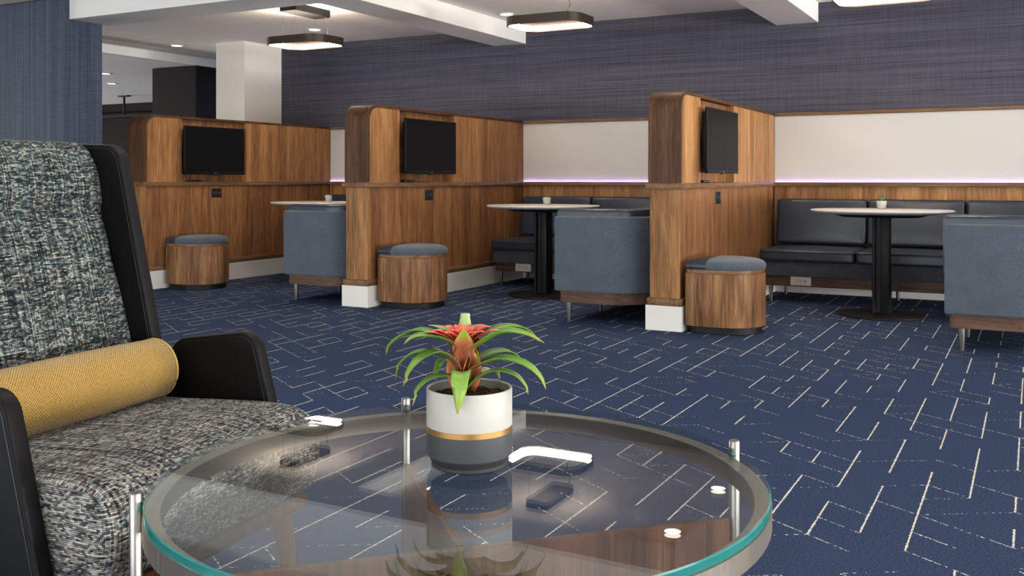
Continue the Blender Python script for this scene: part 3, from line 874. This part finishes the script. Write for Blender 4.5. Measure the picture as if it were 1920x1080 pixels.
for x, y, dx in ((0.25, 0.255, 0.03), (0.25, -0.29, 0.03), (-0.27, 0.255, -0.08), (-0.27, -0.29, -0.08)):
    MB().tube([(x, y, 0.235), (x + dx * 0.4, y, 0.13), (x + dx, y, 0.0)], [0.024, 0.02, 0.014], 12).build('leg', M['chair_wood'], CH)

# bolster
BO = thing('bolster_cushion', 'mustard yellow woven bolster cushion on the tweed lounge chair', 'cushion', (-1.70, 1.385, 0), math.radians(6))
b = MB(); Lb = 0.60; rb = 0.070; n = 40
prof = [(0.0005, 0.0), (0.03, -0.001), (0.05, 0.003), (0.062, 0.010), (rb, 0.022)] + [(rb + 0.0035 * math.sin(PI * k / 14), 0.022 + (Lb - 0.044) * k / 14) for k in range(1, 14)] + [(rb, Lb - 0.022), (0.062, Lb - 0.010), (0.05, Lb - 0.003), (0.03, Lb + 0.001), (0.0005, Lb)]
rings = [[(-0.122 + r * math.cos(2 * PI * i / n), -0.315 + y, 0.5075 + r * math.sin(2 * PI * i / n)) for i in range(n)] for r, y in prof]
b.loft(rings, False, False)
uvl = b.bm.loops.layers.uv.new('UVMap')
for f in b.bm.faces:
    an = []
    for lp in f.loops:
        c = lp.vert.co; an.append(math.atan2(c.z - 0.5075, c.x + 0.122))
    if max(an) - min(an) > PI: an = [a + 2 * PI if a < 0 else a for a in an]
    for lp, a in zip(f.loops, an): lp[uvl].uv = (a * rb, lp.vert.co.y)
b.build('cover', M['mustard'], BO, 60)
for yy in (-0.315 + 0.016, -0.315 + Lb - 0.016):
    MB().tube([(-0.122 + (rb - 0.001) * math.cos(a), yy, 0.5075 + (rb - 0.001) * math.sin(a)) for a in [2 * PI * k / 40 for k in range(41)]], 0.0028, 6).build('piping', M['piping'], BO)

# ================================================================== COFFEE TABLE
CT = thing('coffee_table', 'round glass coffee table with brushed steel rim and crossed wood base', 'table', (-0.808, 1.335, 0))
RG = 0.4795; ZT = 0.49
gl = MB()
n = 96
gl.lathe([(0.0005, ZT - 0.014), (RG - 0.002, ZT - 0.014), (RG, ZT - 0.012), (RG, ZT - 0.002), (RG - 0.002, ZT), (0.0005, ZT)], n, cap0=False, cap1=False)
bmesh.ops.remove_doubles(gl.bm, verts=gl.bm.verts[:], dist=0.0008)
for f in gl.bm.faces:
    if abs(f.normal.z) < 0.9: f.material_index = 1
gl.build('glass_top', [M['glass'], M['glass_edge']], CT, 30)
rg = MB().lathe([(RG - 0.024, ZT - 0.045), (RG + 0.001, ZT - 0.045), (RG + 0.001, ZT - 0.0145), (RG - 0.024, ZT - 0.0145), (RG - 0.024, ZT - 0.045)], n, cap0=False, cap1=False)
bmesh.ops.remove_doubles(rg.bm, verts=rg.bm.verts[:], dist=1e-5)
rg.build('rim', M['steel'], CT, 30)
q = 0.4895 / math.sqrt(2)
for sx, sy in ((1, 1), (1, -1), (-1, 1), (-1, -1)):
    MB().lathe([(0.0085, 0), (0.0095, 0.002), (0.0095, ZT + 0.010), (0.0085, ZT + 0.012)], 20, (sx * q, sy * q, 0)).build('leg', M['steel_leg'], CT)
    bx, by = sx * (RG - 0.012) / math.sqrt(2), sy * (RG - 0.012) / math.sqrt(2)
    MB().tube([(sx * (q - 0.013), sy * (q - 0.013), ZT - 0.028), (sx * (q - 0.002), sy * (q - 0.002), ZT - 0.028)], 0.005, 10).build('bolt', M['steel_leg'], CT)
ln = q * math.sqrt(2) - 0.012
for k, an in enumerate((PI / 4, -PI / 4)):
    if k == 0: m_ = MB().box(-ln, ln, -0.007, 0.007, 0.09, 0.368, 0.002, 1)
    else: m_ = MB().box(-ln, -0.008, -0.007, 0.007, 0.09, 0.368, 0.002, 1).box(0.008, ln, -0.007, 0.007, 0.09, 0.368, 0.002, 1)
    m_.xform(Matrix.Rotation(an, 4, 'Z')).build('cross_panel', M['chair_wood'], CT)

# ================================================================== BROMELIAD
PT = thing('potted_bromeliad', 'red bromeliad in a white and grey pot with gold band on the glass table', 'plant', (-0.819, 1.376, ZT + 0.0004), YAW)
MB().lathe([(0.0001, 0.019), (0.0695, 0.019), (0.0705, 0.022), (0.0705, 0.058), (0.0001, 0.058)], 56, cap0=False, cap1=False).build('pot_lower', M['ceramic_grey'], PT, 30)
MB().lathe([(0.0001, 0.0), (0.060, 0.0), (0.0625, 0.002), (0.0625, 0.006), (0.061, 0.0075), (0.0635, 0.010), (0.069, 0.0195), (0.0001, 0.0195)], 56, cap0=False, cap1=False).build('pot_foot', M['ceramic_dark'], PT, 30)
MB().lathe([(0.066, 0.0575), (0.0708, 0.0575), (0.0708, 0.0665), (0.066, 0.0665)], 56, cap0=False, cap1=False).build('pot_band', M['gold'], PT, 30)
MB().lathe([(0.066, 0.066), (0.0702, 0.066), (0.0705, 0.068), (0.0705, 0.125), (0.0695, 0.127), (0.0675, 0.127), (0.066, 0.125), (0.066, 0.07)], 56, cap0=False, cap1=False).build('pot_upper', M['ceramic'], PT, 30)
so = MB()
rr_ = random.Random(5)
so.lathe([(0.066, 0.112), (0.055, 0.115), (0.04, 0.118), (0.02, 0.12), (0.0001, 0.121)], 40, cap0=False, cap1=False)
for v in so.bm.verts: v.co.z += rr_.uniform(-0.0025, 0.0025)
so.build('soil', M['soil'], PT, 60)


def leaf(pts, wid, mat, name='leaf', cup=0.22, tip=0.0, rise=0.55, wmul=1.45):
    """pts: (right, up, away) control points in mm from the heart of the plant at soil level; wid: width in mm"""
    P = [Vector((p[0] / 1000, p[2] / 1000, 0.118 + p[1] / 1000)) for p in pts]
    # Catmull-Rom centre line
    C = []; per = 5
    E = [2 * P[0] - P[1]] + P + [2 * P[-1] - P[-2]]
    for i in range(1, len(E) - 2):
        for k in range(per):
            t = k / per; p0, p1, p2, p3 = E[i - 1:i + 3]
            C.append(0.5 * ((2 * p1) + (-p0 + p2) * t + (2 * p0 - 5 * p1 + 4 * p2 - p3) * t * t + (-p0 + 3 * p1 - 3 * p2 + p3) * t ** 3))
    C.append(P[-1])
    b = MB(); N = len(C) - 1; rows = []
    side0 = None
    for i, c in enumerate(C):
        d = (C[min(i + 1, N)] - C[max(i - 1, 0)]).normalized()
        rad = Vector((C[-1].x - C[0].x, C[-1].y - C[0].y, 0))
        if rad.length < 0.008: rad = Vector((0, -1, 0))
        sd = Vector((-rad.y, rad.x, 0)).normalized()
        sd = (sd - d * sd.dot(d)).normalized(); nm = sd.cross(d).normalized()
        if nm.z < 0 and abs(d.z) < 0.9: nm = -nm
        u = i / N
        wid_ = wid * wmul
        prof = (0.78 + 0.3 * math.sin(PI * min(1, u * 1.25))) * (1 - max(0, (u - rise) / (1 - rise)) ** 2.2 * (1 - tip)) if u > rise else (0.78 + 0.3 * math.sin(PI * u * 1.25))
        w_ = wid_ / 2000 * max(prof, 0.02)
        rows.append([c + sd * w_ * q_ + nm * (cup * w_ * (abs(q_) ** 1.6)) for q_ in (-1, -0.5, 0, 0.5, 1)])
    th = 0.0007
    vr = [[b.bm.verts.new(p) for p in r] for r in rows]
    uv = b.bm.loops.layers.uv.new('UVMap')
    for i in range(N):
        for k in range(4):
            f = b.bm.faces.new((vr[i][k], vr[i][k + 1], vr[i + 1][k + 1], vr[i + 1][k]))
            for lp, (uu, vv) in zip(f.loops, ((k / 4, i / N), ((k + 1) / 4, i / N), ((k + 1) / 4, (i + 1) / N), (k / 4, (i + 1) / N))): lp[uv].uv = (uu, vv)
    bmesh.ops.recalc_face_normals(b.bm, faces=b.bm.faces[:])
    o = b.build(name, mat, PT, 80)
    s_ = o.modifiers.new('thick', 'SOLIDIFY'); s_.thickness = th; s_.offset = 0
    return o


def z2(pts, depth0, depth1):
    """reads picture-scale outlines: (x, y) about the heart, spread in depth from depth0 to depth1 (mm)"""
    n_ = len(pts) - 1
    return [((p[0] - 884) * 0.179, (812 - p[1]) * 0.179 - 0.28 * d, d) for i, p in enumerate(pts) for d in [p[2] if len(p) > 2 else depth0 + (depth1 - depth0) * i / n_]]


LV = [
    ([(835, 800), (770, 440), (560, 285), (400, 240), (250, 285), (135, 360), (85, 450)], 2, 40, 12, 'leaf'),
    ([(835, 800), (755, 440), (640, 340), (480, 318), (375, 335), (297, 392)], -6, -28, 15, 'leaf'),
    ([(835, 800), (735, 560), (620, 470), (470, 443), (335, 470), (220, 570), (186, 690)], 2, 18, 11, 'leaf'),
    ([(835, 800), (740, 560), (610, 470), (480, 515), (365, 630), (302, 780)], -8, -45, 15, 'leaf'),
    ([(835, 800), (720, 540), (640, 500), (580, 570), (530, 670)], 15, 60, 10, 'leaf_green'),
    ([(825, 800), (740, 695), (620, 684), (500, 730), (412, 830), (382, 955)], -12, -40, 9, 'leaf_green'),
    ([(832, 770, -8), (828, 665, -30), (825, 660, -56), (820, 760, -80), (812, 900, -87), (800, 1035, -86)], 0, 0, 19, 'leaf_green'),
    ([(850, 800), (900, 480), (1050, 350), (1210, 285), (1400, 305), (1568, 380)], -4, -30, 18, 'leaf'),
    ([(850, 800), (930, 420), (1080, 270), (1200, 205), (1340, 195), (1450, 240), (1527, 318)], 10, 55, 13, 'leaf'),
    ([(850, 800), (930, 560), (1050, 470), (1200, 430), (1310, 462), (1377, 538)], 8, 40, 13, 'leaf'),
    ([(850, 800), (905, 640), (1040, 560), (1200, 530), (1400, 590), (1520, 690), (1582, 805)], -8, -40, 15, 'leaf'),
    ([(855, 800), (940, 720), (1040, 655), (1160, 632), (1300, 672), (1390, 760), (1426, 845)], -8, -28, 10, 'leaf_green'),
    ([(855, 800), (1000, 620), (1100, 600), (1160, 670)], 20, 62, 9, 'leaf_pale'),
    ([(835, 700), (760, 330), (680, 250), (590, 195), (485, 165)], 12, 45, 10, 'leaf_green'),
    ([(845, 700), (890, 300), (950, 210), (1005, 160)], 14, 40, 13, 'leaf_green'),
]
for pts, a_, b_, wd, mt in LV:
    span = abs(pts[-1][0] - 835) * 0.179
    leaf(z2(pts, a_, b_), wd, M[mt], wmul=2.5 if span > 30 else 1.45, cup=0.3)
o = leaf(z2([(830, 560), (832, 300), (836, 160), (838, 62)], 10, 30), 15, M['leaf_pale'], tip=0.8, rise=0.9); o['label'] = 'upright pale leaf with a cut end'
# sheath leaves at the heart and the green tipped one at the front
for az, wd in ((0.5, 26), (1.6, 26), (2.7, 26), (3.9, 26), (5.4, 26)):
    c_, s_ = math.cos(az), math.sin(az)
    leaf([(-9 + 4 * c_, 0, 4 * s_), (-9 + 9 * c_, 25, 9 * s_), (-9 + 15 * c_, 50, 15 * s_), (-9 + 22 * c_, 74, 22 * s_)], wd, M['bract_front'], 'sheath', cup=0.5)
leaf(z2([(835, 640), (833, 480), (835, 350), (838, 245)], -8, -19), 23, M['bract_front'], 'front_bract', cup=0.45, rise=0.6)
for (tx, ty_), dd in zip([(470, 265), (535, 240), (630, 193), (665, 275), (760, 178), (845, 166), (910, 205), (1080, 205), (1055, 190), (1022, 266), (1165, 248), (730, 250), (940, 270), (800, 215)],
                         [-4, 10, 24, -16, 30, 34, 20, 10, 22, -14, -2, -12, -12, 4]):
    hx, hy = 835, 400
    leaf(z2([(hx + (tx - hx) * 0.12, hy), (hx + (tx - hx) * 0.42, hy + (ty_ - hy) * 0.62), (hx + (tx - hx) * 0.75, hy + (ty_ - hy) * 0.95), (tx, ty_)], dd * 0.15, dd), 13, M['bract'], 'bract', cup=0.3)
